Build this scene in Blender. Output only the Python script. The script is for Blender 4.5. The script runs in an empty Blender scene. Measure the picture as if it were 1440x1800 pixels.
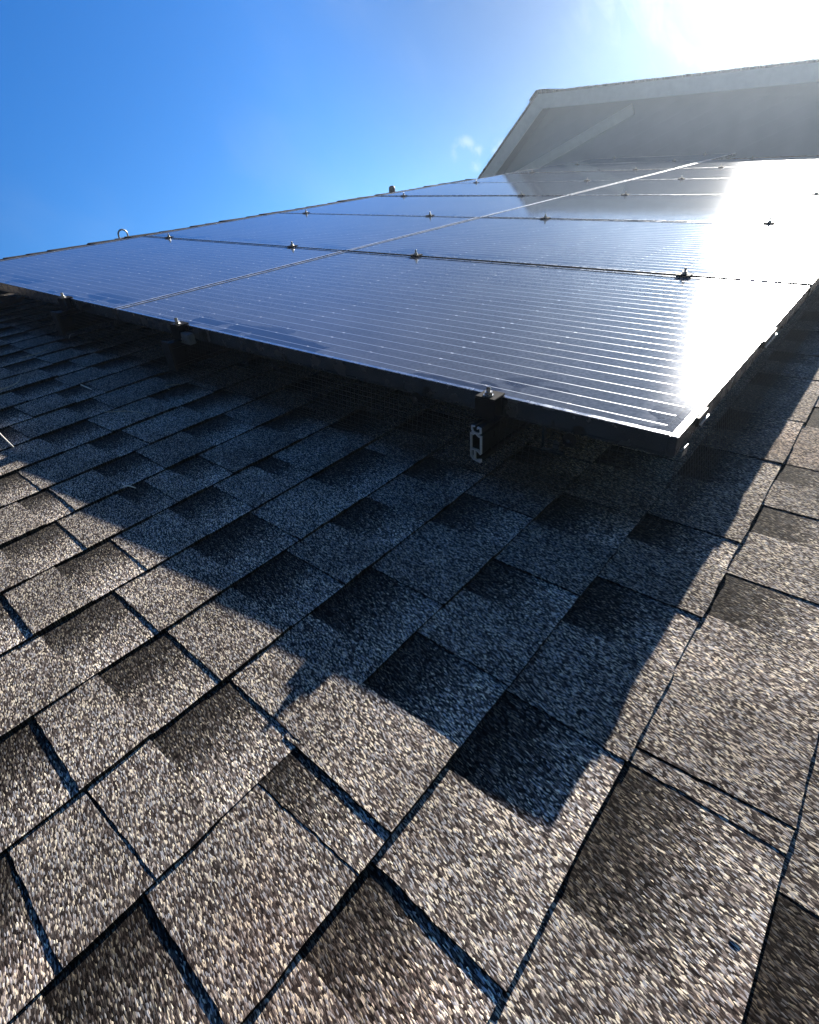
import bpy, bmesh, math, random
from mathutils import Vector, Matrix
from mathutils import noise as mnoise
PI = math.pi
scene = bpy.context.scene
COL = scene.collection

# ------------------------------------------------------------------ roof frame
# The house roof gives the working axes: X runs along the courses, Y runs up the slope
# towards the ridge, Z is the roof normal; z = 0 is the top of the solar panels.
PITCH = math.radians(23)
M = Matrix.Translation((0, 0, 5.0)) @ Matrix.Rotation(PITCH, 4, 'X')
M3 = M.to_3x3()
UP = Vector((0, math.sin(PITCH), math.cos(PITCH)))      # world up in roof axes
ROOF_Z = -0.150
PW, PD, PGAP = 1.725, 1.040, 0.020                       # panel length, width, gap
PITCHX = PD + PGAP

# ------------------------------------------------------------------ camera
CAM = Vector((-0.81049, -1.91431, 0.39192))
R = [Vector((0.632006, -0.772220, -0.065147)), Vector((-0.465759, -0.311308, -0.828345)),
     Vector((0.619384, 0.553862, -0.556417))]
cd = bpy.data.cameras.new('camera')
cam = bpy.data.objects.new('camera', cd); COL.objects.link(cam)
cm = Matrix.Identity(4)
for i in range(3):
    cm[i][0] = R[0][i]; cm[i][1] = -R[1][i]; cm[i][2] = -R[2][i]; cm[i][3] = CAM[i]
cam.matrix_world = M @ cm
cd.sensor_fit = 'VERTICAL'; cd.sensor_height = 36.0; cd.lens = 980.82 / 1800 * 36.0
cd.clip_start = 0.02; cd.clip_end = 3000
scene.camera = cam

# ------------------------------------------------------------------ light
SUN_R = Vector((0.9511, 0.1583, 0.2651)).normalized()
SUN = (M3 @ SUN_R).normalized()
sun_el = math.asin(SUN.z); sun_az = math.atan2(SUN.x, SUN.y)
SUN_STRENGTH = 5.0
SKY_STRENGTH = 0.0545
EXPOSURE = 1.55
GLARE_HAZE = 0.0037  # density of the air volume added for a glare veil
ld = bpy.data.lights.new('sun', 'SUN'); ld.energy = SUN_STRENGTH; ld.angle = math.radians(0.53)
ld.color = (1.0, 0.93, 0.83)
lo = bpy.data.objects.new('sun', ld); COL.objects.link(lo)
lo.rotation_euler = SUN.to_track_quat('Z', 'Y').to_euler()
lo.location = (20, 0, 30)

W = bpy.data.worlds.new("World"); scene.world = W; W.use_nodes = True
nt = W.node_tree; nt.nodes.clear()
def N(t, typ, **kw):
    n = t.nodes.new(typ)
    for k, v in kw.items():
        setattr(n, k, v)
    return n
def math_node(t, op, a, b=None, c=None, clamp=False):
    n = N(t, 'ShaderNodeMath', operation=op); n.use_clamp = clamp
    for i, v in enumerate((a, b, c)):
        if v is None: continue
        if isinstance(v, (int, float)): n.inputs[i].default_value = v
        else: t.links.new(v, n.inputs[i])
    return n.outputs[0]
def mixcol(t, fac, a, b, mode='MIX'):
    n = N(t, 'ShaderNodeMix', data_type='RGBA', blend_type=mode)
    for idx, v in ((0, fac), (6, a), (7, b)):
        if isinstance(v, (int, float)): n.inputs[idx].default_value = v
        elif isinstance(v, tuple): n.inputs[idx].default_value = (v + (1.0,))[:4]
        else: t.links.new(v, n.inputs[idx])
    return n.outputs[2]
def maprange(t, v, a, b, c=0.0, d=1.0, smooth=True):
    n = N(t, 'ShaderNodeMapRange'); n.interpolation_type = 'SMOOTHSTEP' if smooth else 'LINEAR'
    t.links.new(v, n.inputs[0])
    for i, x in enumerate((a, b, c, d)): n.inputs[i + 1].default_value = x
    return n.outputs[0]
def ramp(t, v, stops, interp='LINEAR'):
    n = N(t, 'ShaderNodeValToRGB'); n.color_ramp.interpolation = interp
    e = n.color_ramp.elements
    while len(e) > 1: e.remove(e[0])
    e[0].position = stops[0][0]; e[0].color = stops[0][1] + (1,)
    for p, c in stops[1:]:
        x = e.new(p); x.color = c + (1,)
    t.links.new(v, n.inputs[0])
    return n.outputs[0]

sky = N(nt, 'ShaderNodeTexSky'); sky.sky_type = 'NISHITA'; sky.sun_disc = False
sky.sun_elevation = sun_el; sky.sun_rotation = sun_az
sky.altitude = 200; sky.air_density = 1.0; sky.dust_density = 0.3; sky.ozone_density = 3.0
tc = N(nt, 'ShaderNodeTexCoord')
nrm = N(nt, 'ShaderNodeVectorMath', operation='NORMALIZE'); nt.links.new(tc.outputs['Generated'], nrm.inputs[0])
DIR = nrm.outputs[0]
def dot_dir(v):
    n = N(nt, 'ShaderNodeVectorMath', operation='DOT_PRODUCT'); nt.links.new(DIR, n.inputs[0]); n.inputs[1].default_value = tuple(v)
    return n.outputs['Value']
hs = N(nt, 'ShaderNodeHueSaturation'); hs.inputs['Saturation'].default_value = 1.32; hs.inputs['Hue'].default_value = 0.505
nt.links.new(sky.outputs[0], hs.inputs['Color'])
sd = math_node(nt, 'MAXIMUM', dot_dir(SUN), 0.0)
# light scattered forward round the sun by thin high haze
g1 = math_node(nt, 'MULTIPLY', math_node(nt, 'POWER', sd, 90.0), 0.4)
g2 = math_node(nt, 'MULTIPLY', math_node(nt, 'POWER', sd, 22.0), 0.2)
g3 = math_node(nt, 'MULTIPLY', math_node(nt, 'POWER', sd, 7.0), 0.0)
gs = math_node(nt, 'ADD', math_node(nt, 'ADD', g1, g2), g3)
# streaky cirrus near the sun and one small puff of cloud over the ridge
mp = N(nt, 'ShaderNodeMapping'); nt.links.new(DIR, mp.inputs[0]); mp.inputs['Rotation'].default_value = (0.3, 0.5, 0.4); mp.inputs['Scale'].default_value = (4, 22, 9)
cn = N(nt, 'ShaderNodeTexNoise'); nt.links.new(mp.outputs[0], cn.inputs['Vector']); cn.inputs['Scale'].default_value = 1.6; cn.inputs['Detail'].default_value = 6; cn.inputs['Distortion'].default_value = 0.6
cir = math_node(nt, 'MULTIPLY', maprange(nt, cn.outputs[0], 0.40, 0.70), maprange(nt, sd, 0.935, 0.975))
fine = N(nt, 'ShaderNodeTexNoise'); nt.links.new(DIR, fine.inputs['Vector']); fine.inputs['Scale'].default_value = 34; fine.inputs['Detail'].default_value = 7
puffs = None
for d, lo_, hi_ in (((0.8212, 0.5702, -0.0215), 0.99965, 0.99999), ((0.8330, 0.5523, -0.0333), 0.99972, 0.99999), ((0.850, 0.524, -0.022), 0.9998, 0.99999)):
    v = M3 @ Vector(d).normalized()
    p_ = maprange(nt, dot_dir(v), lo_, hi_)
    puffs = p_ if puffs is None else math_node(nt, 'MAXIMUM', puffs, p_)
puff = math_node(nt, 'MULTIPLY', maprange(nt, math_node(nt, 'MULTIPLY', puffs, maprange(nt, fine.outputs[0], 0.30, 0.75)), 0.12, 1.1), 0.34)
wide = N(nt, 'ShaderNodeTexNoise'); nt.links.new(mp.outputs[0], wide.inputs['Vector']); wide.inputs['Scale'].default_value = 0.5; wide.inputs['Detail'].default_value = 5
ang = math_node(nt, 'MULTIPLY', maprange(nt, dot_dir(SUN), -0.10, 0.52, 0.19, 1.10), maprange(nt, dot_dir(SUN), 0.74, 0.97, 1.02, 0.42))
dk = N(nt, 'ShaderNodeVectorMath', operation='SCALE'); nt.links.new(mixcol(nt, 1.0, hs.outputs[0], (0.74, 0.97, 1.16), 'MULTIPLY'), dk.inputs[0]); nt.links.new(ang, dk.inputs['Scale'])
veil = math_node(nt, 'MULTIPLY', maprange(nt, wide.outputs[0], 0.5, 0.75), 0.06)
c1 = mixcol(nt, veil, dk.outputs[0], (5.0, 5.4, 5.8))
c2 = mixcol(nt, puff, c1, (8.0, 8.4, 8.8))
glowc = N(nt, 'ShaderNodeVectorMath', operation='SCALE'); glowc.inputs[0].default_value = (1.0, 0.99, 0.95)
nt.links.new(math_node(nt, 'ADD', gs, math_node(nt, 'MULTIPLY', cir, 1.1)), glowc.inputs['Scale'])
addv = N(nt, 'ShaderNodeVectorMath', operation='ADD'); nt.links.new(c2, addv.inputs[0]); nt.links.new(glowc.outputs[0], addv.inputs[1])
bg = N(nt, 'ShaderNodeBackground'); nt.links.new(addv.outputs[0], bg.inputs[0]); bg.inputs[1].default_value = SKY_STRENGTH
wo = N(nt, 'ShaderNodeOutputWorld'); nt.links.new(bg.outputs[0], wo.inputs[0])

scene.view_settings.view_transform = 'Standard'; scene.view_settings.look = 'None'
scene.view_settings.exposure = EXPOSURE; scene.view_settings.gamma = 1.0
scene.cycles.max_bounces = 6
scene.cycles.use_adaptive_sampling = False

# ------------------------------------------------------------------ helpers
def tag(o, label=None, cat=None, group=None, kind=None):
    if label: o['label'] = label
    if cat: o['category'] = cat
    if group: o['group'] = group
    if kind: o['kind'] = kind
    return o
def empty(name, base, label, cat, group=None):
    o = bpy.data.objects.new(name, None); COL.objects.link(o); o.empty_display_size = 0.05
    o.matrix_world = M @ Matrix.Translation(base)
    return tag(o, label, cat, group)
def mesh_obj(name, bm, mat, parent=None, base=None, smooth=False):
    me = bpy.data.meshes.new(name)
    bmesh.ops.recalc_face_normals(bm, faces=bm.faces)
    bm.to_mesh(me); bm.free()
    if smooth:
        for p in me.polygons: p.use_smooth = True
    me.materials.append(mat)
    o = bpy.data.objects.new(name, me); COL.objects.link(o)
    if parent is not None: o.parent = parent
    else: o.matrix_world = M @ Matrix.Translation(base or (0, 0, 0))
    return o
def box(bm, x0, x1, y0, y1, z0, z1):
    vs = [bm.verts.new((x, y, z)) for z in (z0, z1) for y in (y0, y1) for x in (x0, x1)]
    for f in ((0, 2, 3, 1), (4, 5, 7, 6), (0, 1, 5, 4), (2, 6, 7, 3), (0, 4, 6, 2), (1, 3, 7, 5)):
        bm.faces.new([vs[i] for i in f])
    return vs
def bevel(bm, w, seg=2):
    bmesh.ops.bevel(bm, geom=[e for e in bm.edges], offset=w, segments=seg, affect='EDGES', clamp_overlap=True)
def tube(bm, pts, rad, n=8, closed=False, caps=True):
    pts = [Vector(p) for p in pts]
    rads = rad if isinstance(rad, (list, tuple)) else [rad] * len(pts)
    rings = []
    prev = None
    for i, p in enumerate(pts):
        if closed: t = pts[(i + 1) % len(pts)] - pts[i - 1]
        else: t = pts[min(i + 1, len(pts) - 1)] - pts[max(i - 1, 0)]
        t.normalize()
        if prev is None:
            a = Vector((0, 0, 1)) if abs(t.z) < 0.9 else Vector((1, 0, 0))
            u = t.cross(a).normalized()
        else:
            u = (prev - t * prev.dot(t)).normalized()
        prev = u; v = t.cross(u)
        rings.append([bm.verts.new(p + (u * math.cos(2 * PI * k / n) + v * math.sin(2 * PI * k / n)) * rads[i]) for k in range(n)])
    m = len(rings)
    for i in range(m if closed else m - 1):
        a, b = rings[i], rings[(i + 1) % m]
        for k in range(n):
            bm.faces.new((a[k], a[(k + 1) % n], b[(k + 1) % n], b[k]))
    if caps and not closed:
        bm.faces.new(rings[0][::-1]); bm.faces.new(rings[-1])
def cyl(bm, c, axis, r, h, n=16, r2=None):
    c = Vector(c); a = Vector(axis).normalized()
    tube(bm, [c, c + a * h], [r, r if r2 is None else r2], n)
def prism(bm, poly, x0, x1):
    """poly: (y, z) outline swept along X"""
    a = [bm.verts.new((x0, y, z)) for y, z in poly]; b = [bm.verts.new((x1, y, z)) for y, z in poly]
    k = len(poly)
    bm.faces.new(a); bm.faces.new(b[::-1])
    for i in range(k): bm.faces.new((a[i], b[i], b[(i + 1) % k], a[(i + 1) % k]))
def copy_tree(o, parent=None):
    c = o.copy(); COL.objects.link(c)
    if parent is not None: c.parent = parent
    for ch in [x for x in KIDS.get(o.name, [])]: copy_tree(ch, c)
    return c
KIDS = {}
def kids_of(root):
    for o in list(bpy.data.objects):
        if o.parent is not None: KIDS.setdefault(o.parent.name, [])
    KIDS.clear()
    for o in list(bpy.data.objects):
        if o.parent is not None: KIDS.setdefault(o.parent.name, []).append(o)

# ------------------------------------------------------------------ materials
def new_mat(name):
    m = bpy.data.materials.new(name); m.use_nodes = True
    t = m.node_tree; b = t.nodes['Principled BSDF']
    return m, t, b
def simple(name, col, rough=0.5, metal=0.0, var=0.25, scale=60.0, bump=0.0, spec=0.5):
    m, t, b = new_mat(name)
    tcn = N(t, 'ShaderNodeTexCoord')
    nz = N(t, 'ShaderNodeTexNoise'); t.links.new(tcn.outputs['Object'], nz.inputs['Vector']); nz.inputs['Scale'].default_value = scale; nz.inputs['Detail'].default_value = 5
    lo_ = tuple(c * (1 - var) for c in col); hi_ = tuple(min(1, c * (1 + var)) for c in col)
    t.links.new(ramp(t, nz.outputs[0], [(0.3, lo_), (0.7, hi_)]), b.inputs['Base Color'])
    t.links.new(maprange(t, nz.outputs[0], 0.3, 0.7, max(0.03, rough - 0.08), min(1, rough + 0.08)), b.inputs['Roughness'])
    b.inputs['Metallic'].default_value = metal
    b.inputs['Specular IOR Level'].default_value = spec
    if bump:
        bp = N(t, 'ShaderNodeBump'); bp.inputs['Strength'].default_value = bump; bp.inputs['Distance'].default_value = 0.002
        t.links.new(nz.outputs[0], bp.inputs['Height']); t.links.new(bp.outputs[0], b.inputs['Normal'])
    return m

def shingle_mat():
    m, t, b = new_mat('asphalt_granules')
    tcn = N(t, 'ShaderNodeTexCoord')
    at = N(t, 'ShaderNodeAttribute'); at.attribute_name = 'tab'
    sep = N(t, 'ShaderNodeSeparateColor'); t.links.new(at.outputs['Color'], sep.inputs[0])
    tone, gap, vf = sep.outputs[0], sep.outputs[1], sep.outputs[2]
    def vor(sx, sy, rot):
        mp_ = N(t, 'ShaderNodeMapping'); mp_.vector_type = 'TEXTURE'
        t.links.new(tcn.outputs['Object'], mp_.inputs[0]); mp_.inputs['Rotation'].default_value = (0, 0, rot); mp_.inputs['Scale'].default_value = (sx, sy, 1)
        fl = N(t, 'ShaderNodeVectorMath', operation='MULTIPLY'); t.links.new(mp_.outputs[0], fl.inputs[0]); fl.inputs[1].default_value = (1, 1, 0)
        v_ = N(t, 'ShaderNodeTexVoronoi'); v_.voronoi_dimensions = '2D'; v_.inputs['Scale'].default_value = 1.0
        t.links.new(fl.outputs[0], v_.inputs['Vector'])
        s_ = N(t, 'ShaderNodeSeparateColor'); t.links.new(v_.outputs['Color'], s_.inputs[0])
        return v_.outputs['Distance'], s_
    d1, s1 = vor(0.00092, 0.0037, math.radians(-15))
    d2, s2 = vor(0.0017, 0.0048, math.radians(-18))
    g = ramp(t, s1.outputs[0], [(0.0, (0.010, 0.008, 0.008)), (0.42, (0.028, 0.021, 0.019)), (0.58, (0.080, 0.062, 0.053)), (0.70, (0.20, 0.162, 0.140)), (0.80, (0.40, 0.355, 0.325)), (0.90, (0.85, 0.73, 0.54)), (1.0, (1.0, 0.93, 0.72))])
    g2 = ramp(t, s2.outputs[1], [(0.0, (0.025, 0.022, 0.022)), (0.4, (0.10, 0.085, 0.078)), (0.75, (0.24, 0.21, 0.19)), (1.0, (0.55, 0.52, 0.48))])
    col = mixcol(t, 0.16, g, g2)
    # pale blue-grey granules scattered among the brown ones
    bl = maprange(t, s1.outputs[2], 0.86, 0.9)
    col = mixcol(t, math_node(t, 'MULTIPLY', bl, 0.8), col, (0.40, 0.41, 0.43))
    # blend band: the recessed layer carries dark granules in the upper half of its exposure
    nz = N(t, 'ShaderNodeTexNoise'); t.links.new(tcn.outputs['Object'], nz.inputs['Vector']); nz.inputs['Scale'].default_value = 9; nz.inputs['Detail'].default_value = 4
    jit = math_node(t, 'MULTIPLY_ADD', nz.outputs[0], 0.5, -0.25)
    jit2 = math_node(t, 'MULTIPLY_ADD', s1.outputs[1], 0.6, -0.3)
    vv = math_node(t, 'ADD', math_node(t, 'ADD', vf, jit), jit2)
    band = math_node(t, 'MULTIPLY', maprange(t, vv, 0.20, 0.80), gap)
    pale = math_node(t, 'MULTIPLY', maprange(t, vv, 0.45, 0.05), gap)
    f = math_node(t, 'MULTIPLY_ADD', band, -0.84, 1.0)
    f = math_node(t, 'MULTIPLY', f, math_node(t, 'MULTIPLY_ADD', pale, 0.60, 1.0))
    f = math_node(t, 'MULTIPLY', f, maprange(t, tone, 0, 1, 0.66, 1.12, smooth=False))
    f = math_node(t, 'MULTIPLY', f, maprange(t, nz.outputs[0], 0.3, 0.7, 0.78, 1.2))
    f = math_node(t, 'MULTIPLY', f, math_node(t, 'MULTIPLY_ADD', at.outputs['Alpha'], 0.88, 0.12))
    sc_ = N(t, 'ShaderNodeVectorMath', operation='SCALE'); t.links.new(col, sc_.inputs[0]); t.links.new(f, sc_.inputs['Scale'])
    # faint reddish-brown stain patches
    st = N(t, 'ShaderNodeTexNoise'); t.links.new(tcn.outputs['Object'], st.inputs['Vector']); st.inputs['Scale'].default_value = 3.3; st.inputs['Detail'].default_value = 3
    tint = mixcol(t, maprange(t, st.outputs[0], 0.55, 0.72), (0.97, 0.955, 0.945), (0.98, 0.88, 0.83))
    fin = mixcol(t, 1.0, sc_.outputs[0], tint, 'MULTIPLY')
    t.links.new(fin, b.inputs['Base Color'])
    b.inputs['Roughness'].default_value = 0.9; b.inputs['Specular IOR Level'].default_value = 0.06
    h = math_node(t, 'ADD', math_node(t, 'MULTIPLY', math_node(t, 'SUBTRACT', 1.0, d1), 0.7), math_node(t, 'MULTIPLY', math_node(t, 'ADD', s1.outputs[0], math_node(t, 'SUBTRACT', 1.0, d2)), 0.4))
    bp = N(t, 'ShaderNodeBump'); bp.inputs['Strength'].default_value = 0.5; bp.inputs['Distance'].default_value = 0.0006
    t.links.new(h, bp.inputs['Height']); t.links.new(bp.outputs[0], b.inputs['Normal'])
    return m

def cell_mat():
    m, t, b = new_mat('solar_cells_under_glass')
    tcn = N(t, 'ShaderNodeTexCoord')
    sx = N(t, 'ShaderNodeSeparateXYZ'); t.links.new(tcn.outputs['Object'], sx.inputs[0])
    x, y = sx.outputs[0], sx.outputs[1]
    # four busbars per cell, 40.5 mm apart, cells every 166 mm
    xc = math_node(t, 'MODULO', math_node(t, 'ADD', x, 0.166 * 4 - 0.0145), 0.166)
    xb = math_node(t, 'ABSOLUTE', math_node(t, 'SUBTRACT', math_node(t, 'MODULO', math_node(t, 'ADD', xc, 0.0405 - 0.0013), 0.0405), 0.02025))
    bus = maprange(t, xb, 0.0003, 0.0012, 1.0, 0.0)
    cg = math_node(t, 'ABSOLUTE', math_node(t, 'SUBTRACT', xc, 0.083))
    gapx = maprange(t, cg, 0.0815, 0.0822)
    yc = math_node(t, 'ABSOLUTE', math_node(t, 'SUBTRACT', math_node(t, 'MODULO', math_node(t, 'ADD', y, 0.166 * 20 + 0.041), 0.166), 0.083))
    gapy = maprange(t, yc, 0.0815, 0.0822)
    wp = N(t, 'ShaderNodeTexWhiteNoise'); wp.noise_dimensions = '2D'; cp = N(t, 'ShaderNodeCombineXYZ')
    t.links.new(math_node(t, 'FLOOR', math_node(t, 'DIVIDE', math_node(t, 'ADD', x, 0.0063), 0.0415)), cp.inputs[0]); t.links.new(math_node(t, 'FLOOR', math_node(t, 'DIVIDE', math_node(t, 'ADD', y, 3.403), 0.166)), cp.inputs[1])
    t.links.new(cp.outputs[0], wp.inputs['Vector'])
    pad = math_node(t, 'MULTIPLY', math_node(t, 'MULTIPLY', maprange(t, xb, 0.0018, 0.0024, 1.0, 0.0), maprange(t, yc, 0.0788, 0.0800)), math_node(t, 'GREATER_THAN', wp.outputs['Value'], 0.45))
    # inside the outer margin only
    inx = math_node(t, 'LESS_THAN', math_node(t, 'ABSOLUTE', math_node(t, 'SUBTRACT', x, 0.515)), 0.50)
    iny = math_node(t, 'LESS_THAN', math_node(t, 'ABSOLUTE', math_node(t, 'ADD', y, 0.8625)), 0.835)
    inside = math_node(t, 'MULTIPLY', inx, iny)
    # every cell a slightly different blue-black
    wn = N(t, 'ShaderNodeTexWhiteNoise'); wn.noise_dimensions = '2D'
    cmb = N(t, 'ShaderNodeCombineXYZ')
    t.links.new(math_node(t, 'FLOOR', math_node(t, 'DIVIDE', x, 0.166)), cmb.inputs[0]); t.links.new(math_node(t, 'FLOOR', math_node(t, 'DIVIDE', y, 0.166)), cmb.inputs[1])
    t.links.new(cmb.outputs[0], wn.inputs['Vector'])
    cell = mixcol(t, wn.outputs['Value'], (0.006, 0.009, 0.022), (0.010, 0.013, 0.030))
    col = mixcol(t, math_node(t, 'MAXIMUM', gapx, gapy), cell, (0.008, 0.008, 0.010))
    busm = math_node(t, 'MULTIPLY', bus, inside)
    col = mixcol(t, busm, col, (0.66, 0.68, 0.70))
    col = mixcol(t, math_node(t, 'MULTIPLY', pad, inside), col, (0.9, 0.9, 0.9))
    # dust film, washed thin in blotches along the edge
    oi = N(t, 'ShaderNodeObjectInfo')
    off = N(t, 'ShaderNodeVectorMath', operation='MULTIPLY_ADD'); t.links.new(tcn.outputs['Object'], off.inputs[0]); off.inputs[1].default_value = (1, 1, 1)
    rnd = N(t, 'ShaderNodeCombineXYZ'); t.links.new(math_node(t, 'MULTIPLY', oi.outputs['Random'], 37.0), rnd.inputs[0]); t.links.new(math_node(t, 'MULTIPLY', oi.outputs['Random'], 17.0), rnd.inputs[1]); t.links.new(rnd.outputs[0], off.inputs[2])
    mps = N(t, 'ShaderNodeMapping'); t.links.new(off.outputs[0], mps.inputs[0]); mps.inputs['Scale'].default_value = (2.2, 1.0, 1)
    nz = N(t, 'ShaderNodeTexNoise'); t.links.new(mps.outputs[0], nz.inputs['Vector']); nz.inputs['Scale'].default_value = 4.0; nz.inputs['Detail'].default_value = 3; nz.inputs['Distortion'].default_value = 0.5
    nf = N(t, 'ShaderNodeTexNoise'); t.links.new(off.outputs[0], nf.inputs['Vector']); nf.inputs['Scale'].default_value = 140; nf.inputs['Detail'].default_value = 4
    edge = maprange(t, math_node(t, 'MULTIPLY_ADD', nz.outputs[0], -0.12, x), -0.02, 0.10, 1.0, 0.0)
    wash = math_node(t, 'MULTIPLY', maprange(t, nz.outputs[0], 0.50, 0.53), edge)
    dust = math_node(t, 'SUBTRACT', 1.0, math_node(t, 'MULTIPLY', wash, 0.75))
    dust = math_node(t, 'MULTIPLY', dust, maprange(t, nf.outputs[0], 0.3, 0.7, 0.8, 1.2))
    dust = math_node(t, 'MULTIPLY', dust, maprange(t, nz.outputs[0], 0.2, 0.8, 0.85, 1.15))
    col = mixcol(t, math_node(t, 'MULTIPLY', dust, DUST_ALB), col, (0.54, 0.59, 0.66))
    t.links.new(col, b.inputs['Base Color'])
    b.inputs['Roughness'].default_value = 0.42; b.inputs['Specular IOR Level'].default_value = 0.0
    t.links.new(math_node(t, 'MULTIPLY', busm, 0.9), b.inputs['Metallic'])
    # glass face: clear reflection, with rougher dust scatter
    fr = N(t, 'ShaderNodeFresnel'); fr.inputs['IOR'].default_value = 1.45
    gl = N(t, 'ShaderNodeBsdfGlossy'); gl.distribution = 'BECKMANN'; gl.inputs['Roughness'].default_value = 0.066
    gl.inputs['Color'].default_value = (0.82, 0.91, 1.0, 1)
    gr = N(t, 'ShaderNodeBsdfGlossy'); gr.distribution = 'BECKMANN'; gr.inputs['Roughness'].default_value = 0.30
    gr.inputs['Color'].default_value = (0.86, 0.89, 0.95, 1)
    mg = N(t, 'ShaderNodeMixShader'); t.links.new(math_node(t, 'MULTIPLY', dust, 0.09), mg.inputs[0]); t.links.new(gl.outputs[0], mg.inputs[1]); t.links.new(gr.outputs[0], mg.inputs[2])
    mx = N(t, 'ShaderNodeMixShader'); t.links.new(fr.outputs[0], mx.inputs[0]); t.links.new(b.outputs[0], mx.inputs[1]); t.links.new(mg.outputs[0], mx.inputs[2])
    t.links.new(mx.outputs[0], t.nodes['Material Output'].inputs[0])
    # faint bow of the glass over the busbars
    bp = N(t, 'ShaderNodeBump'); bp.inputs['Strength'].default_value = 0.04; bp.inputs['Distance'].default_value = 0.001
    t.links.new(nf.outputs[0], bp.inputs['Height'])
    t.links.new(bp.outputs[0], gl.inputs['Normal']); t.links.new(bp.outputs[0], gr.inputs['Normal'])
    return m
DUST_ALB = 0.15

MAT = dict(
    shingle=shingle_mat(), cell=cell_mat(),
    frame=simple('black_anodised_frame', (0.02, 0.021, 0.024), 0.24, 0.0, 0.12, 30, spec=1.0),
    lip=simple('frame_lip_glint', (0.78, 0.80, 0.83), 0.40, 0.9, 0.12, 40),  # black frame's top faces coloured pale to stand in for a bright highlight
    lip_end=simple('frame_lip_glint_dim', (0.42, 0.45, 0.50), 0.26, 0.9, 0.12, 40),  # dimmer copy of that painted highlight, for lips running up the slope
    black=simple('black_coated_metal', (0.010, 0.010, 0.012), 0.7, 0.0, 0.3, 80, spec=0.08),
    rail=simple('black_anodised_rail', (0.02, 0.02, 0.023), 0.35, 0.7, 0.2, 40),
    cut=simple('bare_cut_aluminium', (0.78, 0.78, 0.80), 0.45, 0.35, 0.08, 300),
    steel=simple('stainless_steel', (0.42, 0.42, 0.42), 0.30, 0.9, 0.1, 200),
    plastic=simple('black_plastic', (0.012, 0.012, 0.013), 0.55, 0, 0.2, 60),
    wire=simple('black_coated_wire', (0.02, 0.021, 0.024), 0.45, 0.2, 0.3, 90),
    galv=simple('galvanised_steel', (0.26, 0.28, 0.31), 0.45, 0.6, 0.2, 120),
    lead=simple('dark_painted_vent', (0.03, 0.032, 0.035), 0.6, 0.1, 0.3, 60, 0.3),
    white=simple('white_painted_trim', (0.90, 0.90, 0.90), 0.5, 0, 0.05, 14),
    soffit=simple('grey_soffit', (0.34, 0.37, 0.42), 0.6, 0, 0.06, 10),
    back=simple('black_backsheet', (0.02, 0.02, 0.02), 0.6, 0, 0.2, 20),
    needle=simple('dry_needle', (0.42, 0.34, 0.22), 0.6, 0, 0.3, 90),
    straw=simple('bleached_straw', (0.80, 0.76, 0.66), 0.5, 0, 0.1, 90),
    leaf=simple('dry_brown_leaf', (0.20, 0.11, 0.07), 0.7, 0, 0.4, 70, 0.5),
    earth=simple('dry_grass_ground', (0.10, 0.12, 0.05), 0.9, 0, 0.4, 0.6),
    hole=simple('tar_speck', (0.01, 0.01, 0.01), 0.7, 0, 0.2, 80),
)
def siding_mat():
    m, t, b = new_mat('painted_lap_siding')
    tcn = N(t, 'ShaderNodeTexCoord'); sx = N(t, 'ShaderNodeSeparateXYZ')
    ge = N(t, 'ShaderNodeNewGeometry'); t.links.new(ge.outputs['Position'], sx.inputs[0])
    z = math_node(t, 'MODULO', sx.outputs[2], 0.16)
    nz = N(t, 'ShaderNodeTexNoise'); t.links.new(tcn.outputs['Object'], nz.inputs['Vector']); nz.inputs['Scale'].default_value = 3
    t.links.new(ramp(t, nz.outputs[0], [(0.3, (0.36, 0.43, 0.55)), (0.7, (0.41, 0.48, 0.60))]), b.inputs['Base Color'])
    bp = N(t, 'ShaderNodeBump'); bp.inputs['Strength'].default_value = 0.6; bp.inputs['Distance'].default_value = 0.01
    t.links.new(maprange(t, z, 0.0, 0.16, 1.0, 0.0, smooth=False), bp.inputs['Height']); t.links.new(bp.outputs[0], b.inputs['Normal'])
    b.inputs['Roughness'].default_value = 0.6
    return m
MAT['siding'] = siding_mat()
MAT['frame'].node_tree.nodes['Principled BSDF'].inputs['IOR'].default_value = 1.75

# ------------------------------------------------------------------ ground
bm = bmesh.new()
vs = [bm.verts.new(v) for v in ((-1500, -1500, 0), (1500, -1500, 0), (1500, 1500, 0), (-1500, 1500, 0))]
bm.faces.new(vs)
g = mesh_obj('ground', bm, MAT['earth']); g.matrix_world = Matrix.Identity(4); tag(g, kind='structure')

# ------------------------------------------------------------------ house with the shingle roof
RX0, RX1 = -3.0, 9.30
RIDGE_Y = 2.80
house = empty('house', (3.0, 0, ROOF_Z - 0.2), 'house under the brown asphalt shingle roof that carries the solar panels', 'house')
HB = Vector((3.0, 0, ROOF_Z - 0.2))
def sub(bm):                                        # roof axes -> house axes
    bmesh.ops.translate(bm, verts=bm.verts, vec=-HB)
EXP = 0.14375
Y0 = -1.8475                                         # butt line of course 0
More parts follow.
